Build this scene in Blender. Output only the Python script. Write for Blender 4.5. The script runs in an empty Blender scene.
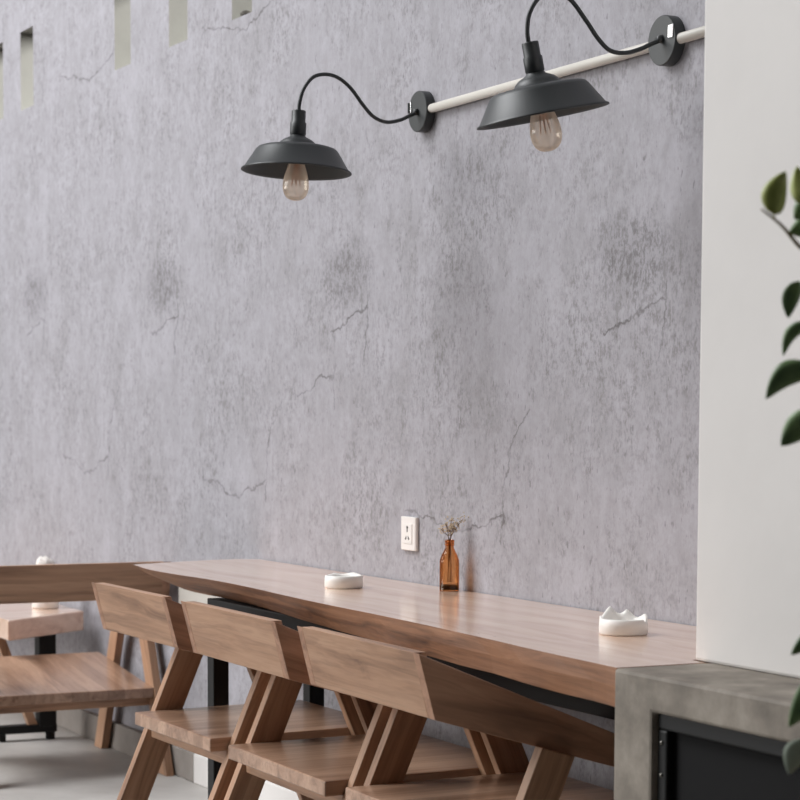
import bpy, bmesh, math, random
from mathutils import Vector, Matrix, noise
C = bpy.context.scene.collection
sc = bpy.context.scene
random.seed(7)
PI = math.pi

# ------------------------------------------------------------------ camera
YAW, PITCH, ROLL, FPX, PPY = 0.467020622, -0.0739267331, 0.00378928421, 2150.0, 576.718
CAM = Vector((0, 0, 1.2))
F = Vector((-math.cos(YAW)*math.cos(PITCH), math.sin(YAW)*math.cos(PITCH), math.sin(PITCH)))
RT = F.cross(Vector((0, 0, 1))).normalized(); UP = RT.cross(F)
RT, UP = RT*math.cos(ROLL)+UP*math.sin(ROLL), UP*math.cos(ROLL)-RT*math.sin(ROLL)
cd = bpy.data.cameras.new('camera'); cam = bpy.data.objects.new('camera', cd); C.objects.link(cam)
cam.matrix_world = Matrix(((RT.x, UP.x, -F.x, CAM.x), (RT.y, UP.y, -F.y, CAM.y), (RT.z, UP.z, -F.z, CAM.z), (0, 0, 0, 1)))
cd.sensor_width = 36; cd.lens = FPX/800*36; cd.shift_y = (PPY-400)/800
cd.clip_start = 0.05; cd.clip_end = 100
cd.dof.use_dof = True; cd.dof.focus_distance = 4.8; cd.dof.aperture_fstop = cd.lens/1000/0.0125
sc.camera = cam

# ------------------------------------------------------------------ world, light, exposure
w = bpy.data.worlds.new('world'); sc.world = w; w.use_nodes = True
bg = w.node_tree.nodes['Background']; bg.inputs[0].default_value = (0.93, 0.96, 1.0, 1); bg.inputs[1].default_value = 0.02


def area(name, loc, target, sx, sy, power, col=(1, 1, 1)):
    l = bpy.data.lights.new(name, 'AREA'); l.shape = 'RECTANGLE'; l.size = sx; l.size_y = sy; l.energy = power; l.color = col
    o = bpy.data.objects.new(name, l); C.objects.link(o); o.location = loc
    o.rotation_euler = (Vector(target)-Vector(loc)).to_track_quat('-Z', 'Y').to_euler()
    return o


area('daylight_opening', (-10.5, -6.0, 3.0), (-4.6, 2.4, 1.0), 7.0, 4.2, 500, (1.0, 0.985, 0.97))
area('overhead_sky_fill', (-8.6, -2.6, 7.6), (-5.0, 2.2, 0.5), 5.0, 5.0, 930, (0.98, 0.985, 1.0))  # soft overhead sky fill, added to lift the tabletop and seats
area('outdoor_daylight_behind_slots', (-4.9, 8.0, 4.6), (-7.2, 2.6, 2.5), 2.4, 3.0, 1200, (1.0, 0.99, 0.97))
sc.view_settings.view_transform = 'Standard'; sc.view_settings.look = 'None'
sc.view_settings.gamma = 1; sc.view_settings.use_curve_mapping = False
sc.view_settings.exposure = 0.0


# ------------------------------------------------------------------ helpers
def ray(x, y):
    return F+RT*((x-400)/FPX)+UP*((PPY-y)/FPX)


def on_z(x, y, z):
    d = ray(x, y); return CAM+d*((z-CAM.z)/d.z)


def at_depth(x, y, t):
    return CAM+ray(x, y)*t


def s2l(c):
    c /= 255.0
    return c/12.92 if c <= .04045 else ((c+.055)/1.055)**2.4


def rgb(r, g, b):
    return (s2l(r), s2l(g), s2l(b), 1)


class NT:
    def __init__(self, name):
        self.m = bpy.data.materials.new(name); self.m.use_nodes = True
        self.t = self.m.node_tree; self.b = self.t.nodes['Principled BSDF']; self.out = self.t.nodes['Material Output']

    def n(self, typ, **kw):
        nd = self.t.nodes.new(typ)
        for k, v in kw.items():
            if k == 'ins':
                for i, val in v.items():
                    if isinstance(val, bpy.types.NodeSocket):
                        self.t.links.new(val, nd.inputs[i])
                    else:
                        nd.inputs[i].default_value = val
            else:
                setattr(nd, k, v)
        return nd

    def math(self, op, a, b=0.0, clamp=False):
        return self.n('ShaderNodeMath', operation=op, use_clamp=clamp, ins={0: a, 1: b}).outputs[0]

    def vm(self, op, a, b=(0, 0, 0)):
        return self.n('ShaderNodeVectorMath', operation=op, ins={0: a, 1: b})

    def noise(self, vec, scale, detail=4, rough=.55, dist=0):
        return self.n('ShaderNodeTexNoise', ins={'Vector': vec, 'Scale': scale, 'Detail': detail, 'Roughness': rough, 'Distortion': dist}).outputs[0]

    def ramp(self, fac, stops):
        r = self.n('ShaderNodeValToRGB', ins={0: fac}); e = r.color_ramp.elements
        while len(e) < len(stops): e.new(.5)
        for el, (p, c) in zip(e, stops):
            el.position = p; el.color = c if len(c) == 4 else (*c, 1)
        return r.outputs[0]

    def mix(self, fac, a, b, mode='MIX'):
        m = self.n('ShaderNodeMix', data_type='RGBA', blend_type=mode)
        for s, v in ((m.inputs['Factor'], fac), (m.inputs[6], a), (m.inputs[7], b)):
            if isinstance(v, bpy.types.NodeSocket): self.t.links.new(v, s)
            else: s.default_value = v
        return m.outputs[2]

    def scale(self, vec, s):
        return self.vm('MULTIPLY', vec, s).outputs[0]

    def set(self, **kw):
        for k, v in kw.items():
            k = k.replace('_', ' ')
            if isinstance(v, bpy.types.NodeSocket): self.t.links.new(v, self.b.inputs[k])
            else: self.b.inputs[k].default_value = v
        return self

    def bump(self, h, strength=.2, dist=.01):
        b = self.n('ShaderNodeBump', ins={'Height': h, 'Strength': strength, 'Distance': dist})
        self.t.links.new(b.outputs[0], self.b.inputs['Normal'])


def plain(name, col, rough=.5, metal=0., **kw):
    k = NT(name); k.set(Base_Color=col, Roughness=rough, Metallic=metal, **kw)
    return k.m


def wood(name, light, mid, dark, rough=.42, strip=0.0, spec=.5, coat=0., finew=.35):
    """grain runs along the first component of vertex attribute g (metres)"""
    k = NT(name)
    g = k.n('ShaderNodeAttribute', attribute_name='g').outputs['Vector']
    info = k.n('ShaderNodeObjectInfo').outputs['Random']
    off = k.n('ShaderNodeCombineXYZ', ins={0: k.math('MULTIPLY', info, 7.3), 1: k.math('MULTIPLY', info, 3.1), 2: k.math('MULTIPLY', info, 5.7)}).outputs[0]
    p = k.vm('ADD', g, off).outputs[0]
    warp = k.noise(k.scale(p, (1.6, 5, 5)), 1.0, 3)
    pw = k.vm('ADD', p, k.n('ShaderNodeCombineXYZ', ins={1: k.math('MULTIPLY', warp, .10), 2: k.math('MULTIPLY', warp, .07)}).outputs[0]).outputs[0]
    bands = k.noise(k.scale(pw, (1.2, 26, 26)), 1.0, 4, .6, .4)
    fine = k.noise(k.scale(p, (9, 260, 260)), 1.0, 3, .6)
    big = k.noise(k.scale(p, (2.2, 9, 9)), 1.0, 2)
    c = k.ramp(bands, ((.30, dark), (.48, mid), (.66, light)))
    c = k.mix(k.math('MULTIPLY', fine, finew), c, dark)
    fig = k.noise(k.scale(pw, (1.7, 62, 62)), 1.0, 3, .55, .6)
    fig = k.n('ShaderNodeMapRange', ins={0: fig, 1: .50, 2: .66}).outputs[0]
    c = k.mix(k.math('MULTIPLY', fig, finew*1.1), c, dark)
    c = k.mix(k.math('MULTIPLY', k.math('SUBTRACT', big, .35), 1.0, True), c, light)
    if strip:
        sx = k.n('ShaderNodeSeparateXYZ', ins={0: p}).outputs[1]
        cell = k.n('ShaderNodeTexWhiteNoise', noise_dimensions='1D', ins={'W': k.math('FLOOR', k.math('DIVIDE', sx, .062))}).outputs[0]
        c = k.mix(k.math('MULTIPLY', cell, strip), c, dark)
    k.set(Base_Color=c, Roughness=k.math('ADD', k.math('MULTIPLY', fine, .12), rough-.06))
    k.set(**{'Specular_IOR_Level': spec, 'Coat_Weight': coat, 'Coat_Roughness': .16})
    k.bump(fine, .012 if coat else .05, .001)
    return k.m


M = {}
M['chair'] = wood('chair_teak', rgb(200, 160, 130), rgb(182, 141, 111), rgb(112, 80, 60), .45)
M['arm'] = wood('armrest_teak', rgb(196, 152, 124), rgb(174, 130, 103), rgb(110, 78, 60), .45)
M['seat'] = wood('seat_teak', rgb(208, 172, 146), rgb(188, 150, 124), rgb(116, 84, 63), .32, .6, .5, .45)
M['table'] = wood('table_slab_wood', rgb(240, 210, 188), rgb(228, 194, 170), rgb(202, 160, 134), .30, 0, .7, 1.0, .06)
M['bark'] = wood('live_edge_wood', rgb(172, 126, 94), rgb(142, 99, 71), rgb(66, 42, 30), .5)
M['black'] = plain('black_painted_steel', rgb(18, 19, 20), .5, .0, Specular_IOR_Level=.3)
M['lamp'] = plain('charcoal_lamp_paint', rgb(54, 57, 58), .45, .1)
M['lampin'] = plain('shade_inside_paint', rgb(58, 62, 63), .6)
M['pipe'] = plain('white_plastic_pipe', rgb(204, 200, 192), .45)
M['plastic'] = plain('ivory_plastic', rgb(236, 232, 228), .35)
M['hole'] = plain('socket_hole_black', rgb(20, 18, 18), .8)
M['ceramic'] = plain('white_glazed_ceramic', rgb(246, 243, 238), .45)
M['paper'] = plain('white_tissue_paper', rgb(240, 234, 228), .9)
M['glint'] = plain('glint_chrome', (.9, .9, .9, 1), .12, 1.)  # only for the tabs that stand in for plate highlights


def wall_mat():
    k = NT('grey_distressed_wallpaper')
    P = k.n('ShaderNodeNewGeometry').outputs['Position']
    sp = k.n('ShaderNodeSeparateXYZ', ins={0: P}); X, Z = sp.outputs[0], sp.outputs[2]
    q = k.n('ShaderNodeCombineXYZ', ins={0: X, 1: Z}).outputs[0]
    big = k.noise(q, 2.6, 5, .65)
    streak = k.noise(k.scale(q, (20, 7, 1)), 1.0, 6, .7)
    mott = k.noise(k.scale(q, (44, 30, 1)), 1.0, 5, .72)
    speck = k.noise(k.scale(q, (150, 80, 1)), 1.0, 3, .65)
    hi = k.noise(k.scale(q, (7, 4.5, 1)), 1.0, 6, .68)
    base = k.ramp(hi, ((.28, rgb(147, 145, 149)), (.5, rgb(160, 158, 164)), (.72, rgb(171, 169, 176))))
    patch = k.n('ShaderNodeMapRange', ins={0: k.math('ADD', k.math('MULTIPLY', big, .55), k.math('MULTIPLY', streak, .45)), 1: .45, 2: .58, 3: 0., 4: 1.}).outputs[0]
    st = k.n('ShaderNodeMapRange', ins={0: k.math('ADD', k.math('MULTIPLY', mott, .6), k.math('MULTIPLY', speck, .4)), 1: .46, 2: .585}).outputs[0]
    dens = k.math('MULTIPLY', k.math('ADD', k.math('MULTIPLY', patch, .80), .22), st, True)
    c = k.mix(k.math('MULTIPLY', dens, .72), base, rgb(112, 109, 109))
    lite = k.n('ShaderNodeMapRange', ins={0: k.noise(k.scale(q, (30, 18, 1)), 1.0, 5, .75), 1: .50, 2: .66}).outputs[0]
    c = k.mix(k.math('MULTIPLY', lite, .40), c, rgb(178, 176, 184))
    pits = k.n('ShaderNodeMapRange', ins={0: k.noise(k.scale(q, (70, 30, 1)), 1.0, 3, .55), 1: .64, 2: .70}).outputs[0]
    c = k.mix(k.math('MULTIPLY', pits, .50), c, rgb(98, 94, 96))
    # printed cracks: the paper's pattern repeats along the wall and steps up a little at each strip
    per = 1.45
    n = k.math('FLOOR', k.math('DIVIDE', k.math('SUBTRACT', -3.66, X), per))
    u = k.math('ADD', X, k.math('MULTIPLY', n, per))
    v = k.math('SUBTRACT', Z, k.math('MULTIPLY', n, .043))
    wob = k.n('ShaderNodeTexNoise', ins={'Vector': q, 'Scale': 16., 'Detail': 4., 'Roughness': .6}).outputs[1]
    jit = k.vm('MULTIPLY', k.vm('SUBTRACT', wob, (.5, .5, .5)).outputs[0], (.07, .07, 0)).outputs[0]
    pu = k.vm('ADD', k.n('ShaderNodeCombineXYZ', ins={0: u, 1: v}).outputs[0], jit).outputs[0]
    pq = k.vm('ADD', q, jit).outputs[0]
    lines = [
        (pu, [(-3.836, 1.49), (-3.838, 1.45), (-3.85, 1.39), (-3.866, 1.32)], .8),
        (pu, [(-3.838, 1.45), (-3.895, 1.447), (-3.985, 1.415), (-4.085, 1.395)], 1.),
        (pu, [(-4.42, 1.22), (-4.50, 1.13), (-4.535, 1.03), (-4.545, .90)], .8),
        (pu, [(-4.54, .965), (-4.60, .955), (-4.70, .925), (-4.80, .905), (-4.92, .945), (-5.06, .96)], .9),
        (pu, [(-4.455, 2.48), (-4.46, 2.32)], .5),
        (pu, [(-4.46, 2.40), (-4.60, 2.36), (-4.70, 2.335), (-4.78, 2.35), (-4.92, 2.37), (-5.06, 2.39)], 1.),
        (pq, [(-5.508, 1.34), (-5.508, 1.22)], .6),
        (pq, [(-5.508, 1.318), (-5.603, 1.306), (-5.654, 1.281), (-5.76, 1.267)], .9),
    ]
    tot = None
    for p, pts, wt in lines:
        mn = None
        for a, b in zip(pts, pts[1:]):
            ba = Vector((b[0]-a[0], b[1]-a[1], 0)); L2 = ba.length_squared
            pa = k.vm('SUBTRACT', p, (a[0], a[1], 0)).outputs[0]
            h = k.math('MULTIPLY', k.n('ShaderNodeVectorMath', operation='DOT_PRODUCT', ins={0: pa, 1: tuple(ba)}).outputs['Value'], 1/L2, True)
            sc_ = k.n('ShaderNodeVectorMath', operation='SCALE', ins={0: tuple(ba), 'Scale': h}).outputs[0]
            d = k.n('ShaderNodeVectorMath', operation='DISTANCE', ins={0: pa, 1: sc_}).outputs['Value']
            mn = d if mn is None else k.math('MINIMUM', mn, d)
        f = k.n('ShaderNodeMapRange', ins={0: mn, 1: .001, 2: .0050, 3: wt, 4: 0.}).outputs[0]
        tot = f if tot is None else k.math('MAXIMUM', tot, f)
    tot = k.math('MULTIPLY', tot, k.n('ShaderNodeMapRange', ins={0: k.noise(q, 14, 2), 1: .32, 2: .60, 3: .25, 4: .8}).outputs[0])
    # stippled dark blot above the forked crack
    bl = k.vm('MULTIPLY', k.vm('SUBTRACT', pu, (-3.97, 1.555, 0)).outputs[0], (1/.17, 1/.10, 0)).outputs[0]
    blm = k.n('ShaderNodeMapRange', ins={0: k.vm('LENGTH', bl).outputs['Value'], 1: .5, 2: 1.15, 3: 1., 4: 0.}).outputs[0]
    c = k.mix(k.math('MULTIPLY', k.math('MULTIPLY', blm, k.math('ADD', k.math('MULTIPLY', st, .7), .3)), .8), c, rgb(104, 101, 103))
    c = k.mix(tot, c, rgb(88, 84, 85))
    k.set(Base_Color=c, Roughness=.75)
    k.bump(speck, .06, .003)
    return k.m


def concrete(name, a, b, c_, scale=3., rough=.6):
    k = NT(name)
    P = k.n('ShaderNodeNewGeometry').outputs['Position']
    n1 = k.noise(P, scale, 5, .6); n2 = k.noise(P, scale*14, 4, .6)
    c = k.ramp(n1, ((.3, a), (.5, b), (.7, c_)))
    c = k.mix(k.math('MULTIPLY', n2, .3), c, a)
    k.set(Base_Color=c, Roughness=rough); k.bump(n2, .08, .004)
    return k.m


M['wall'] = wall_mat()
M['slot'] = concrete('olive_grey_reveal_paint', rgb(148, 147, 141), rgb(156, 155, 149), rgb(162, 161, 155), 5, .8)
M['pillar'] = concrete('white_painted_plaster', rgb(216, 213, 210), rgb(221, 218, 215), rgb(225, 222, 219), 2.2, .75)
M['floor'] = concrete('worn_cement_floor', rgb(156, 152, 148), rgb(178, 175, 171), rgb(196, 193, 189), 2.0, .5)
M['skirt'] = concrete('cement_skirting', rgb(128, 121, 115), rgb(142, 135, 129), rgb(156, 149, 143), 6., .7)
M['counter'] = concrete('bare_concrete', rgb(96, 88, 80), rgb(130, 122, 111), rgb(162, 153, 141), 9., .65)


def new_obj(name, bm, mat, parent=None, smooth=False, bevel=0.0):
    me = bpy.data.meshes.new(name)
    bmesh.ops.recalc_face_normals(bm, faces=bm.faces)
    bm.to_mesh(me); bm.free()
    o = bpy.data.objects.new(name, me); C.objects.link(o)
    for m in (mat if isinstance(mat, (list, tuple)) else [mat]): me.materials.append(m)
    if smooth:
        for p in me.polygons: p.use_smooth = True
    if bevel:
        b = o.modifiers.new('bevel', 'BEVEL'); b.width = bevel; b.segments = 2; b.limit_method = 'ANGLE'; b.angle_limit = .6
    if parent: o.parent = parent
    return o


def set_grain(o, fn):
    a = o.data.attributes.new('g', 'FLOAT_VECTOR', 'POINT')
    for i, v in enumerate(o.data.vertices): a.data[i].vector = fn(v.co)


def thing(name, label, cat, loc=(0, 0, 0), rotz=0, group=None):
    o = bpy.data.objects.new(name, None); C.objects.link(o); o.empty_display_size = .1
    o.location = loc; o.rotation_euler = (0, 0, rotz)
    return tag(o, label, cat, group)


def tag(o, label, cat, group=None):
    o['label'] = label; o['category'] = cat
    if group: o['group'] = group
    return o


def struct(o, label=None):
    o['kind'] = 'structure'
    if label: o['label'] = label
    return o


def box(bm, x0, x1, y0, y1, z0, z1):
    vs = [bm.verts.new(p) for p in ((x0, y0, z0), (x1, y0, z0), (x1, y1, z0), (x0, y1, z0), (x0, y0, z1), (x1, y0, z1), (x1, y1, z1), (x0, y1, z1))]
    for f in ((0, 3, 2, 1), (4, 5, 6, 7), (0, 1, 5, 4), (1, 2, 6, 5), (2, 3, 7, 6), (3, 0, 4, 7)):
        bm.faces.new([vs[i] for i in f])
    return vs


def boxobj(name, dims, mat, parent=None, bevel=0.):
    bm = bmesh.new(); box(bm, *dims); return new_obj(name, bm, mat, parent, bevel=bevel)


def prism(bm, poly, axis, a, b):
    """poly in the two other axes, extruded along axis from a to b"""
    def P(p, t):
        return {'x': (t, p[0], p[1]), 'y': (p[0], t, p[1]), 'z': (p[0], p[1], t)}[axis]
    A = [bm.verts.new(P(p, a)) for p in poly]; B = [bm.verts.new(P(p, b)) for p in poly]
    n = len(poly)
    bm.faces.new(A); bm.faces.new(B[::-1])
    for i in range(n): bm.faces.new((A[i], B[i], B[(i+1) % n], A[(i+1) % n]))


def lathe(bm, prof, seg=40, mtx=Matrix(), cap0=False, cap1=False, mi=0):
    rings = []
    for r, z in prof:
        rings.append([bm.verts.new(mtx @ Vector((r*math.cos(2*PI*i/seg), r*math.sin(2*PI*i/seg), z))) for i in range(seg)])
    for a, b in zip(rings, rings[1:]):
        for i in range(seg):
            f = bm.faces.new((a[i], a[(i+1) % seg], b[(i+1) % seg], b[i])); f.material_index = mi
    if cap0: bm.faces.new(rings[0][::-1]).material_index = mi
    if cap1: bm.faces.new(rings[-1]).material_index = mi


def tube(bm, pts, r, seg=12, caps=True):
    pts = [Vector(p) for p in pts]; n = len(pts); rings = []
    rr = r if isinstance(r, (list, tuple)) else [r]*n
    ref = Vector((1, 0, 0)) if abs((pts[-1]-pts[0]).normalized().x) < .9 else Vector((0, 0, 1))
    for i, p in enumerate(pts):
        t = (pts[min(i+1, n-1)]-pts[max(i-1, 0)]).normalized()
        a = t.cross(ref).normalized(); b = t.cross(a)
        rings.append([bm.verts.new(p+(a*math.cos(2*PI*j/seg)+b*math.sin(2*PI*j/seg))*rr[i]) for j in range(seg)])
    for A, B in zip(rings, rings[1:]):
        for j in range(seg): bm.faces.new((A[j], A[(j+1) % seg], B[(j+1) % seg], B[j]))
    if caps: bm.faces.new(rings[0][::-1]); bm.faces.new(rings[-1])


def smooth_path(pts, n=8):
    pts = [Vector(p) for p in pts]; out = []
    for i in range(len(pts)-1):
        p0, p1, p2, p3 = pts[max(i-1, 0)], pts[i], pts[i+1], pts[min(i+2, len(pts)-1)]
        for k in range(n):
            t = k/n
            out.append(.5*((2*p1)+(p2-p0)*t+(2*p0-5*p1+4*p2-p3)*t*t+(3*p1-p0-3*p2+p3)*t**3))
    out.append(pts[-1]); return out


# ------------------------------------------------------------------ setting
D = 2.567                      # plane of the papered wall
XL, XR, ZT = -14.0, 3.0, 6.5
slots = [(-6.257, -6.098), (-6.805, -6.636), (-7.347, -7.18), (-8.479, -8.309), (-8.895, -8.724)]
SZ0, SZ1, SDEP = 2.42, 2.728, .16
bm = bmesh.new()
xs = sorted([XL, XR]+[x for s in slots for x in s]); zs = [0, SZ0, SZ1, ZT]
gv = {(i, j): bm.verts.new((x, D, z)) for i, x in enumerate(xs) for j, z in enumerate(zs)}
bv = {}
for i in range(len(xs)-1):
    for j in range(3):
        q = [(i, j), (i+1, j), (i+1, j+1), (i, j+1)]
        if j == 1 and any(abs(xs[i]-s[0]) < 1e-6 for s in slots):
            for k in q: bv[k] = bm.verts.new((gv[k].co.x, D+SDEP, gv[k].co.z))
            for a, b in zip(q, q[1:]+q[:1]):
                bm.faces.new((gv[a], gv[b], bv[b], bv[a])).material_index = 1
        else:
            bm.faces.new([gv[k] for k in q])
struct(new_obj('wall_back', bm, [M['wall'], M['slot']]), 'grey distressed wall with five narrow recessed slots at top left')
boxobj_floor = boxobj('floor', (XL, -1.6, 0.4, D, -.05, 0), M['floor']); struct(boxobj_floor)
# white pillar wall standing in front of the papered wall on the right
struct(boxobj('wall_right', (-3.180, -1.2, 2.195, D, .768, 6.5), M['pillar'], bevel=.006), 'plain white pillar wall on the right')
# skirting: cement up to the table, white beyond it
struct(boxobj('baseboard_back', (XL, -6.55, D-.022, D+.001, 0, .098), M['skirt'], bevel=.004))
struct(boxobj('trim_1', (-6.55, -3.2, D-.022, D+.001, 0, .098), M['pillar'], bevel=.004))
tag(boxobj('white_band', (-6.66, -3.22, D-.03, D, .575, .655), M['pipe'], bevel=.004), 'white band on the grey wall under the long table', 'band')  # plain white raised band along the wall below the slab

# ------------------------------------------------------------------ concrete counter with black metal hatch
ct = thing('concrete_counter', 'bare grey concrete counter under the white pillar at right', 'counter', (-2.2, 2.2, 0))
bm = bmesh.new()
cx0, cx1, cy0, cy1, ox0, ox1, oz1 = -3.141, -1.25, 2.0, 2.56, -3.022, -2.60, .705
prism(bm, [(cx0+2.2, 0), (ox0+2.2, 0), (ox0+2.2, oz1), (ox1+2.2, oz1), (ox1+2.2, 0), (cx1+2.2, 0), (cx1+2.2, .768), (cx0+2.2, .768)], 'y', cy0-2.2, cy1-2.2)
box(bm, ox0+2.2, ox1+2.2, .10, .14, 0, oz1)
new_obj('counter_body', bm, M['counter'], ct, bevel=.006)
bm = bmesh.new()
fy = cy0-2.2+.012; a0, a1 = ox0+2.2, ox1+2.2
box(bm, a0, a1, fy, fy+.05, oz1-.028, oz1); box(bm, a0, a0+.028, fy, fy+.05, .05, oz1-.028); box(bm, a1-.028, a1, fy, fy+.05, .05, oz1-.028)
hf = new_obj('hatch_frame', bm, M['black'], ct, bevel=.004)
hf['label'] = 'black metal frame'
pn = boxobj('hatch_panel', (a0+.028, a1-.028, fy+.016, fy+.04, .05, oz1-.028), plain('matt_black_panel', rgb(24, 24, 25), .8, 0., Specular_IOR_Level=.15), ct, .003)
pn['label'] = 'matt black panel'
for z in (.655, .60, .40, .2):
    bm = bmesh.new(); lathe(bm, [(.004, 0), (.004, .002), (.002, .003)], 10, Matrix.Translation((a0+.014, fy, z)) @ Matrix.Rotation(PI/2, 4, 'X'), cap1=True)
    new_obj('bolt', bm, plain('bolt_steel', rgb(120, 118, 112), .35, .8), hf, True)

# ------------------------------------------------------------------ long live-edge table
tb = thing('long_table', 'long live-edge wooden slab table on black steel legs along the wall', 'table', (-4.6, 2.35, 0))
TX, TY = -4.6, 2.35
front_t = [(-5.957, 2.128), (-5.73, 2.100), (-5.509, 2.104), (-5.302, 2.118), (-5.046, 2.112), (-4.75, 2.092), (-4.543, 2.080), (-4.16, 2.070), (-3.808, 2.052), (-3.433, 2.024), (-3.145, 2.008)]
back_t = [(-3.145, 2.196), (-3.19, 2.196), (-3.19, 2.563), (-4.15, 2.563), (-5.2, 2.563), (-6.03, 2.561), (-6.068, 2.50), (-6.062, 2.44), (-6.025, 2.30)]
bm = bmesh.new()
fine = smooth_path([(x, y, 0) for x, y in front_t], 5)
top, mid, bot = [], [], []
for p in fine:
    t = (p.x+5.957)/(2.812); inset = .098*max(0, 1-t*1.45)+.004
    wv = noise.noise(Vector((p.x*6, 1.3, 0)))*.006
    sx = .10*max(0, 1-t*8)
    top.append((p.x, p.y+wv*.3, .768)); mid.append((p.x+.35*sx, p.y+inset*.35+wv-.002, .742-.006*t)); bot.append((p.x+sx, p.y+inset+wv*1.5, .714-.016*t))
for (x, y) in back_t:
    left = x < -6.0
    top.append((x, y, .768)); mid.append((x+(.02 if left else 0), y, .738)); bot.append((x+(.09 if left else 0), y, .714-.016*max(0, min(1, (x+5.957)/2.812))))
T = [bm.verts.new((x-TX, y-TY, z)) for x, y, z in top]; Md = [bm.verts.new((x-TX, y-TY, z)) for x, y, z in mid]; B = [bm.verts.new((x-TX, y-TY, z)) for x, y, z in bot]
bm.faces.new(T); bm.faces.new(B[::-1]); n = len(T)
for i in range(n):
    j = (i+1) % n
    for a, b in ((T, Md), (Md, B)):
        bm.faces.new((a[i], b[i], b[j], a[j])).material_index = 1
slab = new_obj('tabletop', bm, [M['table'], M['bark']], tb, bevel=.004)
set_grain(slab, lambda c: Vector((c.x, c.y*.7, c.z*1.4)))
PX0 = -5.465
frm = [('leg', (PX0, PX0+.046, 2.165, 2.211)), ('leg', (PX0, PX0+.046, 2.452, 2.498)), ('leg', (-3.30, -3.254, 2.165, 2.211)), ('leg', (-3.30, -3.254, 2.452, 2.498))]
for nm, (x0, x1, y0, y1) in frm:
    boxobj(nm, (x0-TX, x1-TX, y0-TY, y1-TY, 0, .65), M['black'], tb, .003)
bm = bmesh.new()
box(bm, PX0-TX, -3.25-TX, 2.165-TY, 2.211-TY, .634, .706); box(bm, PX0-TX, -3.25-TX, 2.452-TY, 2.498-TY, .650, .706)
for x in (PX0, -3.30): box(bm, x-TX, x+.046-TX, 2.211-TY, 2.452-TY, .66, .706)
new_obj('steel_frame', bm, M['black'], tb, bevel=.003)['label'] = 'black square steel frame under the slab'


# ------------------------------------------------------------------ chairs
def chair(name, label, loc, rotz, hw, group, seat_b=.42, seat_f=.425, dz=0., seat_front=.23, splay=True, lap=.030):
    """front is local +y; hw = half width of the seat"""
    t = thing(name, label, 'chair', loc, rotz, group)
    rnd = Vector((random.uniform(0, 9), random.uniform(0, 9), random.uniform(0, 9)))
    th = .028
    # seat: thick butcher-block slab
    bm = bmesh.new()
    y0, y1 = -.255, seat_front
    prism(bm, [(y0, seat_b-.034), (y0, seat_b), (y1, seat_f), (y1, seat_f-.034)], 'x', -hw, hw)
    o = new_obj('seat', bm, M['seat'], t, bevel=.003)
    set_grain(o, lambda c: rnd+Vector((c.y, c.x, c.z)))
    # rails under the seat
    for yy in (y0+.045, y1-.07):
        zz = seat_b-.034+(seat_f-seat_b)*(yy-y0)/(y1-y0)
        o = boxobj('seat_rail', (-hw+.002, hw-.002, yy, yy+.026, zz-.036, zz+.0005), M['chair'], t, .002)
        set_grain(o, lambda c: rnd+Vector((c.x, c.y+3, c.z)))
    # backrest plank between the two arm boards, which splay a little towards the front
    b0, b1, z0, z1 = -.325, -.357, .64+dz, .765+dz
    xl, xr = -hw-lap, hw+(-.030 if splay else .030)
    bm = bmesh.new()
    prism(bm, [(b0, z0), (b1, z1), (b1+.026, z1), (b0+.026, z0)], 'x', xl+th, xr-th)
    o = new_obj('backrest', bm, M['chair'], t, bevel=.0015)
    set_grain(o, lambda c: rnd+Vector((c.x, c.z+1, c.y)))
    fb = lambda y: z0-.29*(y-b0)
    ft = lambda y: z1-.42*(y-b1)
    ye = .16
    for s in (-1, 1):
        bm = bmesh.new()
        x0, x1 = sorted((s*hw, s*(hw+th)))
        prism(bm, [(b0, z0), (b1, z1), (ye-.02, ft(ye-.02)), (ye, ft(ye)-.008), (ye, fb(ye)+.006), (ye-.012, fb(ye-.012))], 'x', 0, th)
        xa = xl if s < 0 else xr-th
        xb = -hw-.034 if s < 0 else hw+(.008 if splay else .006)
        for v in bm.verts:
            v.co.x += xa+(xb-xa)*(v.co.y-b0)/(ye-b0)
        o = new_obj('armrest', bm, M['arm'], t, bevel=.0015)
        set_grain(o, lambda c: rnd+Vector((c.y+5*s, c.z+.35*c.y, c.x)))
        for q in (-1, 1):
            # sloping plank leg, cut to the slope of the arm board
            if q < 0:
                e0 = lambda z: -.375+.42*z
            else:
                e0 = lambda z: .375-.42*z-.08
            poly = [(e0(0), 0), (e0(0)+.08, 0)]
            def hit(off):
                z = .5
                for _ in range(30): z = fb(e0(z)+off)+.001
                return (e0(z)+off, z)
            poly += [hit(.08), hit(0)]
            bm = bmesh.new(); prism(bm, poly, 'x', x0, x1)
            o = new_obj('leg', bm, M['chair'], t, bevel=.002)
            set_grain(o, lambda c: rnd+Vector((c.z+2*q, c.y-q*-.42*c.z+7*s, c.x)))
    return t


chair('armchair', 'wooden armchair at the long table, farthest of the three in the row', (-5.10, 2.175, 0), 0.01, .262, 'armchairs along the long table', lap=.046)
chair('armchair', 'middle one of the three wooden armchairs along the long table', (-4.435, 2.175, 0), -.015, .285, 'armchairs along the long table', lap=.046)
chair('armchair', 'wooden armchair at the long table, nearest to the grey concrete counter', (-3.765, 2.172, 0), -.025, .300, 'armchairs along the long table', lap=.022)
chair('lounge_armchair', 'low wooden lounge armchair seen from behind at the low corner table', (-7.08, 2.225, 0), PI/2, .285, None, .285, .352, -.046, .31, False)

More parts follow.
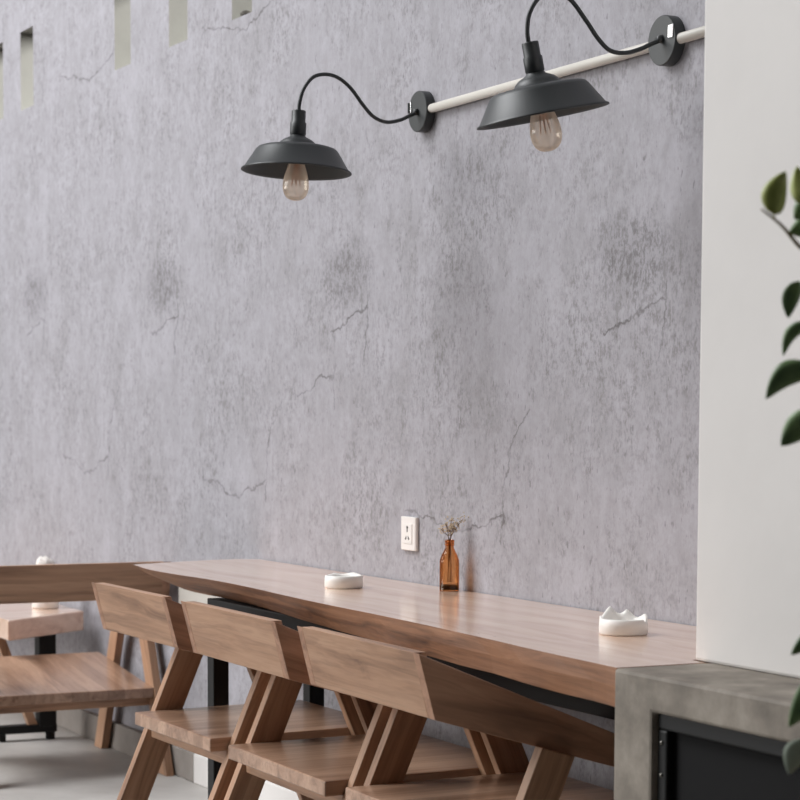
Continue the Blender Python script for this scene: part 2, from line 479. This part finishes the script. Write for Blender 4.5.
# ------------------------------------------------------------------ low corner table
lt = thing('corner_table', 'low wooden slab table at left beyond the lounge armchair', 'table', (-7.9, 2.0, 0))
pa = on_z(8, 620.5, .485)
bm = bmesh.new()
prism(bm, [(-7.576, 2.515), (pa.x, pa.y), (pa.x-1.5, pa.y+.02), (-9.1, 2.515)], 'z', .412, .485)
for v in bm.verts: v.co -= Vector((-7.9, 2.0, 0))
o = new_obj('tabletop', bm, M['table'], lt, bevel=.006); set_grain(o, lambda c: Vector((c.y, c.x, c.z)))
for x in (-7.72, -8.95):
    boxobj('leg', (x+7.9, x+7.96, 2.37-2.0, 2.435-2.0, .05, .412), M['black'], lt, .003)
    bm = bmesh.new(); box(bm, x+7.9, x+7.95, pa.y+.06-2.0, 2.44-2.0, .028, .058)
    ft = new_obj('foot_rail', bm, M['black'], lt, bevel=.003)
    for y in (2.42, pa.y+.08):
        bm = bmesh.new(); lathe(bm, [(.018, 0), (.018, .03)], 12, Matrix.Translation((x+7.925, y-2.0, 0)), True, True)
        new_obj('foot_pad', bm, M['hole'], ft)
    y0 = pa.y+.05-2.0
    bm = bmesh.new(); prism(bm, [(y0, .413), (y0+.035, .413), (y0+.035+.14, .03), (y0+.14, .03)], 'x', x+7.9+.008, x+7.95-.008)
    o = new_obj('strut', bm, M['chair'], lt, bevel=.002); set_grain(o, lambda c: Vector((c.z, c.y, c.x))); o['label'] = 'slanted wooden strut under the slab'
# ------------------------------------------------------------------ wall lamps
glass = NT('clear_amber_bulb_glass')
tr = glass.n('ShaderNodeBsdfTransparent', ins={0: (1.0, .96, .90, 1)}).outputs[0]
gl = glass.n('ShaderNodeBsdfGlossy', ins={0: (1, .97, .93, 1), 'Roughness': .06}).outputs[0]
fr = glass.n('ShaderNodeFresnel', ins={0: 1.5}).outputs[0]
mx = glass.n('ShaderNodeMixShader', ins={0: glass.math('ADD', glass.math('MULTIPLY', fr, .6), .05, True), 1: tr, 2: gl}).outputs[0]
df = glass.n('ShaderNodeBsdfTranslucent', ins={0: rgb(255, 240, 222)}).outputs[0]
mx2 = glass.n('ShaderNodeMixShader', ins={0: .34, 1: mx, 2: df}).outputs[0]
glass.t.links.new(mx2, glass.out.inputs[0]); M['bulb'] = glass.m
M['filament'] = plain('copper_filament', rgb(190, 110, 60), .4, .3)
M['brass'] = plain('brass_cap', rgb(170, 130, 80), .35, .9)


def lamp(label, px, pz, arm, top, tilt, glint_off, xo=0., rollv=0., lean=0.):
    """px,pz centre of the wall plate; arm in (y,z) absolute; top = (y,z) of socket top; tilt turns the shade about X"""
    t = thing('wall_lamp', label, 'wall lamp', (px, D, pz), 0, 'gooseneck lamps on the grey wall')
    L = lambda y, z: Vector((0, y-D, z-pz))
    bm = bmesh.new()
    lathe(bm, [(.052, 0), (.052, .0235), (.0505, .0255), (.0, .0256)], 48, Matrix.Rotation(PI/2, 4, 'X'), True)
    new_obj('wall_plate', bm, M['lamp'], t, bevel=0)
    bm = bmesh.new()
    box(bm, glint_off-.009, glint_off+.009, -.0285, -.0250, .0, .027)  # bright tab added in place of a highlight on the plate
    new_obj('plate_glint', bm, M['glint'], t, bevel=.001)['label'] = 'bright highlight on the plate, shaped as a small metal tab'
    bm = bmesh.new()
    pts = smooth_path([L(y, z)+Vector((xo*i/(len(arm)-1), 0, 0)) for i, (y, z) in enumerate(arm)], 8)
    tube(bm, pts, .0047, 12)
    tube(bm, [L(D-.024, arm[0][1]), L(D-.036, arm[0][1]-.002)], [.009, .007], 14)
    new_obj('gooseneck_arm', bm, M['lamp'], t, True)
    R = Matrix.Translation(L(*top)+Vector((xo, 0, 0))) @ Matrix.Rotation(lean, 4, RT) @ Matrix.Rotation(rollv, 4, F) @ Matrix.Rotation(tilt, 4, 'X')
    bm = bmesh.new()
    lathe(bm, [(.0, .001), (.0165, .001), (.0175, -.001), (.0175, -.027), (.020, -.030), (.020, -.058), (.017, -.062)], 32, R)
    new_obj('socket', bm, M['lamp'], t, True)
    # shade: stepped cap, flat shoulder, flared skirt with a rolled lip
    outer = [(.017, -.058), (.021, -.064), (.037, -.072), (.045, -.079), (.049, -.086), (.088, -.090), (.097, -.093), (.103, -.099), (.131, -.144), (.137, -.147), (.138, -.150)]
    inner = [(.136, -.151), (.129, -.147), (.101, -.102), (.094, -.097), (.047, -.092), (.018, -.072)]
    bm = bmesh.new(); lathe(bm, outer, 64, R, mi=0); lathe(bm, [outer[-1]]+inner, 64, R, cap1=True, mi=1)
    bmesh.ops.remove_doubles(bm, verts=bm.verts, dist=1e-6)
    new_obj('lamp_shade', bm, [M['lamp'], M['lampin']], t, True)
    bm = bmesh.new(); lathe(bm, [(.0135, -.070), (.0135, -.100), (.011, -.103)], 20, R, cap1=True)
    cap = new_obj('bulb_cap', bm, M['brass'], t, True)
    bm = bmesh.new()
    prof = [(.013, -.100), (.0145, -.110), (.019, -.126), (.0255, -.147), (.0305, -.166), (.0325, -.182), (.031, -.198), (.025, -.211), (.014, -.219), (.0, -.2215)]
    pp = smooth_path([(a, 0, b) for a, b in prof], 3)
    lathe(bm, [(max(p.x, 0), p.z) for p in pp], 32, R)
    bmesh.ops.remove_doubles(bm, verts=bm.verts, dist=1e-6)
    bulb = new_obj('bulb', bm, M['bulb'], t, True); bulb['label'] = 'clear amber glass bulb'
    bm = bmesh.new()
    for k in range(6):
        a, b = 2*PI*k/6, 2*PI*(k+.5)/6
        tube(bm, [R @ Vector((.005*math.cos(a), .005*math.sin(a), -.125)), R @ Vector((.012*math.cos(b), .012*math.sin(b), -.185))], .0007, 5)
        tube(bm, [R @ Vector((.012*math.cos(b), .012*math.sin(b), -.185)), R @ Vector((.005*math.cos(a+PI/3), .005*math.sin(a+PI/3), -.125))], .0007, 5)
    tube(bm, [R @ Vector((0, 0, -.103)), R @ Vector((0, 0, -.135))], [.006, .0025], 8)
    new_obj('filament', bm, M['filament'], bulb)
    return t


lamp('black gooseneck wall lamp above the long table, the farther and complete one', -4.952, 1.980,
     [(2.548, 1.979), (2.52, 1.968), (2.492, 1.955), (2.452, 1.947), (2.415, 1.958), (2.385, 1.985), (2.35, 2.024), (2.315, 2.047), (2.28, 2.053), (2.245, 2.043), (2.219, 2.012), (2.207, 1.975), (2.2055, 1.950)],
     (2.205, 1.957), .0, -.041, .012, .040, -.036)
lamp('black gooseneck wall lamp with tilted shade, next to the white pillar', -3.835, 1.989,
     [(2.548, 1.992), (2.52, 1.981), (2.49, 1.967), (2.455, 1.957), (2.42, 1.959), (2.392, 1.980), (2.360, 2.018), (2.325, 2.055), (2.29, 2.067), (2.255, 2.055), (2.232, 2.022), (2.227, 1.985), (2.233, 1.955)],
     (2.2345, 1.962), .215, .036, -.018, .0, -.025)
bm = bmesh.new(); tube(bm, [(-4.905, D-.0115, 1.982), (-3.184, D-.0115, 1.989)], .0112, 16)
tag(new_obj('conduit_pipe', bm, M['pipe'], smooth=True), 'white conduit pipe running along the wall behind the lamps', 'pipe')

# ------------------------------------------------------------------ wall socket
so = thing('wall_socket', 'square white electrical socket on the grey wall above the table', 'socket', (-5.026, D, .896))
bm = bmesh.new()
prism(bm, [(-.044, 0), (-.044, -.007), (-.039, -.0105), (.039, -.0105), (.044, -.007), (.044, 0)], 'z', -.044, .044)
new_obj('faceplate', bm, M['plastic'], so, bevel=.002)
rk = boxobj('socket_insert', (-.026, .026, -.0122, -.009, -.026, .026), M['plastic'], so, .0006)
bm = bmesh.new()
box(bm, -.0022, .0022, -.0126, -.0118, .004, .019)
tube(bm, [(0, -.0118, .016), (0, -.0126, .016)], .0042, 12)
for s in (-1, 1):
    prism(bm, [(s*.0125, -.013), (s*.0045, -.006), (s*.0045, -.013), (s*.0085, -.017)], 'y', -.0126, -.0118)
new_obj('pin_hole', bm, M['hole'], rk)


# ------------------------------------------------------------------ things on the tables
def ashtray(label, x, y, z, rot, peaks):
    r, h, seg = .049, .031, 72
    bm = bmesh.new()
    prof = [(.0, .0, 0), (.046, 0, 0), (r, .003, 0), (r, h*.6, 0), (r-.001, h, 1), (r-.005, h+.001, 1), (r-.011, h-.004, .7), (r-.016, .012, 0), (.0, .009, 0)]
    rings = []
    for pr, pz, k in prof:
        ring = []
        for i in range(seg):
            a = 2*PI*i/seg; e = 0
            for pa, ph, pw in peaks:
                dd = abs((a-pa+PI) % (2*PI)-PI)
                if dd < pw: e += ph*(1-dd/pw)**(1.0 if ph > 0 else .5)
            ring.append(bm.verts.new((pr*math.cos(a), pr*math.sin(a), pz+k*e)))
        rings.append(ring)
    for A, B in zip(rings, rings[1:]):
        for i in range(seg):
            bm.faces.new((A[i], A[(i+1) % seg], B[(i+1) % seg], B[i]))
    bmesh.ops.remove_doubles(bm, verts=bm.verts, dist=1e-6)
    o = new_obj('ashtray', bm, M['ceramic'], smooth=True); o.location = (x, y, z); o.rotation_euler = (0, 0, rot)
    o['group'] = 'white ashtrays on the long table'
    return tag(o, label, 'ashtray', 'white ashtrays on the long table')


# camera looks from +x,-y: far rim is at about 153 degrees
FA = PI-YAW
ashtray('round white ashtray on the long table, the farther one left of the socket', -4.928, 2.325, .7681, 0, [(FA-.55, .005, .6), (FA+.6, .003, .4)])
ashtray('white ashtray with peaked rim on the long table beside the concrete counter', -3.634, 2.335, .7681, 0,
        [(FA+.55, .021, .55), (FA-.25, .015, .42), (FA-1.35, .009, .5), (FA-2.0, -.007, .22), (FA+1.5, .005, .4)])

bt = thing('glass_bottle', 'small brown glass bottle on the long table by the wall', 'bottle', (-4.728, 2.522, .7682))
ag = NT('amber_glass')
lw = ag.n('ShaderNodeLayerWeight', ins={0: .35}).outputs[1]
ac = ag.mix(lw, (.97, .69, .44, 1), (.62, .30, .14, 1))
tr = ag.n('ShaderNodeBsdfTransparent', ins={0: ac}).outputs[0]
gl = ag.n('ShaderNodeBsdfGlossy', ins={0: (1, .9, .8, 1), 'Roughness': .08}).outputs[0]
dfs = ag.n('ShaderNodeBsdfTranslucent', ins={0: (.75, .34, .12, 1)}).outputs[0]
fr = ag.n('ShaderNodeFresnel', ins={0: 1.5}).outputs[0]
m1 = ag.n('ShaderNodeMixShader', ins={0: .18, 1: tr, 2: dfs}).outputs[0]
m2 = ag.n('ShaderNodeMixShader', ins={0: ag.math('MULTIPLY', fr, .8), 1: m1, 2: gl}).outputs[0]
ag.t.links.new(m2, ag.out.inputs[0]); M['amber'] = ag.m
bm = bmesh.new()
prof = [(.0, 0), (.022, 0), (.0245, .003), (.0245, .070), (.0235, .079), (.0195, .090), (.0145, .100), (.0112, .108), (.0105, .114)]
pp = smooth_path([(a, 0, b) for a, b in prof], 3)
lathe(bm, [(max(p.x, 0), p.z) for p in pp], 32)
bmesh.ops.remove_doubles(bm, verts=bm.verts, dist=1e-6)
new_obj('bottle_body', bm, M['amber'], bt, True)
bm = bmesh.new(); lathe(bm, [(.0105, .113), (.0122, .114), (.0122, .119), (.0108, .1205), (.0122, .122), (.0122, .127), (.0112, .128), (.009, .128), (.009, .113)], 24)
new_obj('bottle_lip', bm, M['amber'], bt, True)
bm = bmesh.new(); lathe(bm, [(.0, .004), (.0222, .004), (.0225, .006), (.0225, .0155), (.0, .0165)], 28)
bmesh.ops.remove_doubles(bm, verts=bm.verts, dist=1e-6)
o = new_obj('glass_base', bm, plain('dark_bottle_base', rgb(40, 34, 24), .3), bt, True); o['label'] = 'dark thick bottom of the bottle'

# dried flowers standing in the bottle
df = thing('dried_flower_bunch', 'pale dried flowers standing in the small brown bottle', 'dried flowers', (-4.728, 2.522, .7682))
M['stem'] = plain('dry_stem', rgb(112, 88, 66), .8); M['bloss'] = plain('dry_blossom', rgb(214, 196, 168), .9)
side = Vector((RT.x, RT.y, 0)).normalized(); back = Vector((F.x, F.y, 0)).normalized()
rs = random.Random(3)
for dx, dy, h in ((-.020, .004, .153), (-.008, -.006, .168), (.004, .004, .176), (.010, -.004, .160), (.034, .004, .180), (.018, .010, .172)):
    b0 = side*rs.uniform(-.008, .008)+Vector((0, 0, .022)); neck = side*rs.uniform(-.004, .004)+Vector((0, 0, .126))
    tip = side*dx+back*dy+Vector((0, 0, h))
    path = smooth_path([b0, neck*.5+b0*.5, neck, neck*.4+tip*.6+Vector((0, 0, .004)), tip], 4)
    bm = bmesh.new(); tube(bm, path, .0008, 5)
    for k in range(4):
        st_ = neck.lerp(tip, .45+.13*k); e = st_+side*rs.uniform(-.012, .012)+back*rs.uniform(-.008, .008)+Vector((0, 0, rs.uniform(.004, .014)))
        tube(bm, [st_, e], .0005, 4)
    sp_ = new_obj('sprig', bm, M['stem'], df)
    bm = bmesh.new()
    for k in range(26):
        c = neck.lerp(tip, rs.uniform(.55, 1.08))+side*rs.gauss(0, .0065)+back*rs.gauss(0, .006)+Vector((0, 0, rs.gauss(.002, .005)))
        bmesh.ops.create_icosphere(bm, subdivisions=1, radius=rs.uniform(.0011, .0024), matrix=Matrix.Translation(c))
    b_ = new_obj('blossom', bm, M['bloss'], sp_); b_['label'] = 'cluster of tiny cream blossoms'; b_['kind'] = 'stuff'

# tissue holder on the low corner table
th_ = thing('tissue_holder', 'white round tissue holder on the low corner table', 'tissue holder', (-7.74, 2.42, .4852))
bm = bmesh.new(); lathe(bm, [(.0, 0), (.046, 0), (.050, .006), (.050, .030), (.044, .06), (.036, .12), (.030, .135), (.012, .139), (0, .139)], 36)
bmesh.ops.remove_doubles(bm, verts=bm.verts, dist=1e-6)
new_obj('holder_body', bm, M['ceramic'], th_, True)
bm = bmesh.new()
rings = []
for i, (r, z) in enumerate(((.010, .137), (.024, .150), (.031, .166), (.026, .180), (.010, .190))):
    rings.append([bm.verts.new(side*(r*math.cos(2*PI*j/14)*(1+.25*math.sin(3*j+i))-.006*(i == 4))+back*(r*.8*math.sin(2*PI*j/14))+Vector((0, 0, z+.006*math.sin(2*j+i)))) for j in range(14)])
for A, B in zip(rings, rings[1:]):
    for j in range(14): bm.faces.new((A[j], A[(j+1) % 14], B[(j+1) % 14], B[j]))
bm.faces.new(rings[-1])
new_obj('tissue', bm, M['paper'], th_, True)['label'] = 'crumpled tissue poking out of the top'

# dark clump on the sill of the first slot
bm = bmesh.new(); bmesh.ops.create_icosphere(bm, subdivisions=2, radius=.02)
for v in bm.verts:
    v.co *= 1+.5*noise.noise(v.co*60); v.co.z *= .7
zmin = min(v.co.z for v in bm.verts)
for v in bm.verts: v.co.z -= zmin
o = new_obj('dark_clump', bm, plain('dry_dark_debris', rgb(70, 66, 60), .9), smooth=True); o.location = (-6.222, D+.035, SZ0)
tag(o, 'small dark clump on the sill of the rightmost wall slot', 'debris')

# ------------------------------------------------------------------ potted plant standing just outside the frame, its leaves reach in
lf = NT('green_leaf')
g = lf.n('ShaderNodeNewGeometry').outputs['Position']
c = lf.ramp(lf.noise(g, 22, 3), ((.3, rgb(84, 110, 74)), (.55, rgb(118, 144, 98)), (.75, rgb(150, 174, 128))))
lf.set(Base_Color=c, Roughness=.4); M['leaf'] = lf.m
ly = NT('young_leaf')
c = ly.ramp(ly.noise(g if False else ly.n('ShaderNodeNewGeometry').outputs['Position'], 30, 3), ((.3, rgb(140, 152, 72)), (.55, rgb(174, 184, 98)), (.75, rgb(206, 210, 140))))
ly.set(Base_Color=c, Roughness=.45); M['young'] = ly.m
lp = NT('leaf_underside'); lp.set(Base_Color=rgb(150, 162, 146), Roughness=.6); M['under'] = lp.m
M['twig'] = plain('green_brown_twig', rgb(136, 122, 84), .6)
DP = 2.62
base = at_depth(905, 600, DP); base = Vector((base.x, base.y, 0))
pl = thing('potted_shrub', 'leafy green shrub whose leaves reach in at the right edge', 'plant', base)
bm = bmesh.new()
lathe(bm, [(.0, 0), (.10, 0), (.135, .27), (.145, .27), (.145, .30), (.125, .30), (.122, .27), (0, .265)], 36)
bmesh.ops.remove_doubles(bm, verts=bm.verts, dist=1e-6)
new_obj('plant_pot', bm, plain('terracotta_pot', rgb(150, 96, 70), .8), pl, True)
px = lambda x, y, d=0: at_depth(x, y, DP+d)-base
stems = [[(905, 1010), (880, 820), (850, 600), (835, 400), (828, 255), (812, 232), (799, 245), (781, 224), (761, 209)],
         [(905, 1010), (900, 800), (862, 640), (840, 520), (832, 400), (824, 330), (822, 280)],
         [(905, 1010), (880, 900), (845, 780), (826, 700), (816, 660)]]
stems[0] = [(905, 1010), (885, 820), (862, 600), (850, 420), (838, 300), (812, 256), (799, 246), (781, 225), (761, 209)]
for i, s in enumerate(stems):
    bm = bmesh.new()
    P = [Vector((0, 0, .262))]+[px(x, y, .03*i) for x, y in s[1:]]
    P = smooth_path(P, 5); n = len(P)
    tube(bm, P, [.006*(1-k/n)+.0011 for k in range(n)], 8)
    new_obj('stem', bm, M['twig'], pl, True)


def leaf(bx, by, tx, ty, width, mat, d=0., dt=0., bend=.15, fold=.3, skew=0., petiole=None, wdir=None):
    """from the stalk end (bx,by) to the tip (tx,ty); width in px; dt = how much farther the tip is"""
    a = px(bx, by, d); b = px(tx, ty, d+dt); ax = b-a; L = ax.length; ax.normalize()
    wv = F.cross(ax).normalized(); nv = ax.cross(wv).normalized()
    W = width*DP/FPX*.5; bm = bmesh.new(); N = 12; rows = []
    for i in range(N+1):
        t = i/N; ww = W*(math.sin(PI*min(1, t**.8))**.75)*(1-.15*t)+.0004
        cpt = a+ax*(L*t)+nv*0+wv*(bend*L*math.sin(PI*t))
        rows.append([bm.verts.new(cpt+wv*(ww*k*(1+skew*k))+nv*(fold*ww*abs(k))) for k in (-1, -.5, 0, .5, 1)])
    for A, B in zip(rows, rows[1:]):
        for j in range(4): bm.faces.new((A[j], A[j+1], B[j+1], B[j]))
    if petiole:
        tube(bm, [px(*petiole, d), a], .0011, 6)
    o = new_obj('leaf', bm, mat, pl, True)
    sm = o.modifiers.new('thick', 'SOLIDIFY'); sm.thickness = .0006
    return o


Y_, G_ = M['young'], M['leaf']
leaf(774, 215, 785.5, 171, 27, Y_, 0, .01, -.10, .25, petiole=(775, 221))['label'] = 'young yellow-green leaf'
leaf(806, 205, 797, 166, 24, Y_, 0, .02, 0, .3, petiole=(820, 262))['label'] = 'young yellow-green leaf'
leaf(812, 205, 794, 219, 22, G_, .01, .01, .1)
leaf(816, 216, 789, 233, 24, G_, .02, 0, -.1, petiole=(828, 285))
leaf(798, 281, 788, 318, 19, G_, .04, .02, .06, .2, petiole=(826, 300))
leaf(814, 322, 783, 356, 15, G_, .04, .02, .20, .3, petiole=(826, 330))
leaf(818, 368, 765.5, 399, 27, G_, .03, 0, .18, .25, petiole=(834, 380))
leaf(816, 412, 781, 446, 30, G_, .05, .02, .03, .25, petiole=(834, 400))
leaf(830, 628, 791, 655, 20, G_, .06, .0, .05, petiole=(822, 640))
leaf(812, 680, 789, 727, 24, G_, .07, .02, -.05, .25, petiole=(818, 662))
leaf(808, 740, 789, 774, 26, M['under'], .07, .02, .1, .2, petiole=(826, 700))['label'] = 'pale underside of a leaf'
leaf(836, 560, 808, 590, 22, G_, .02, .0, .1, petiole=(858, 575))
leaf(850, 480, 820, 505, 22, G_, .02, .0, .1, petiole=(855, 470))
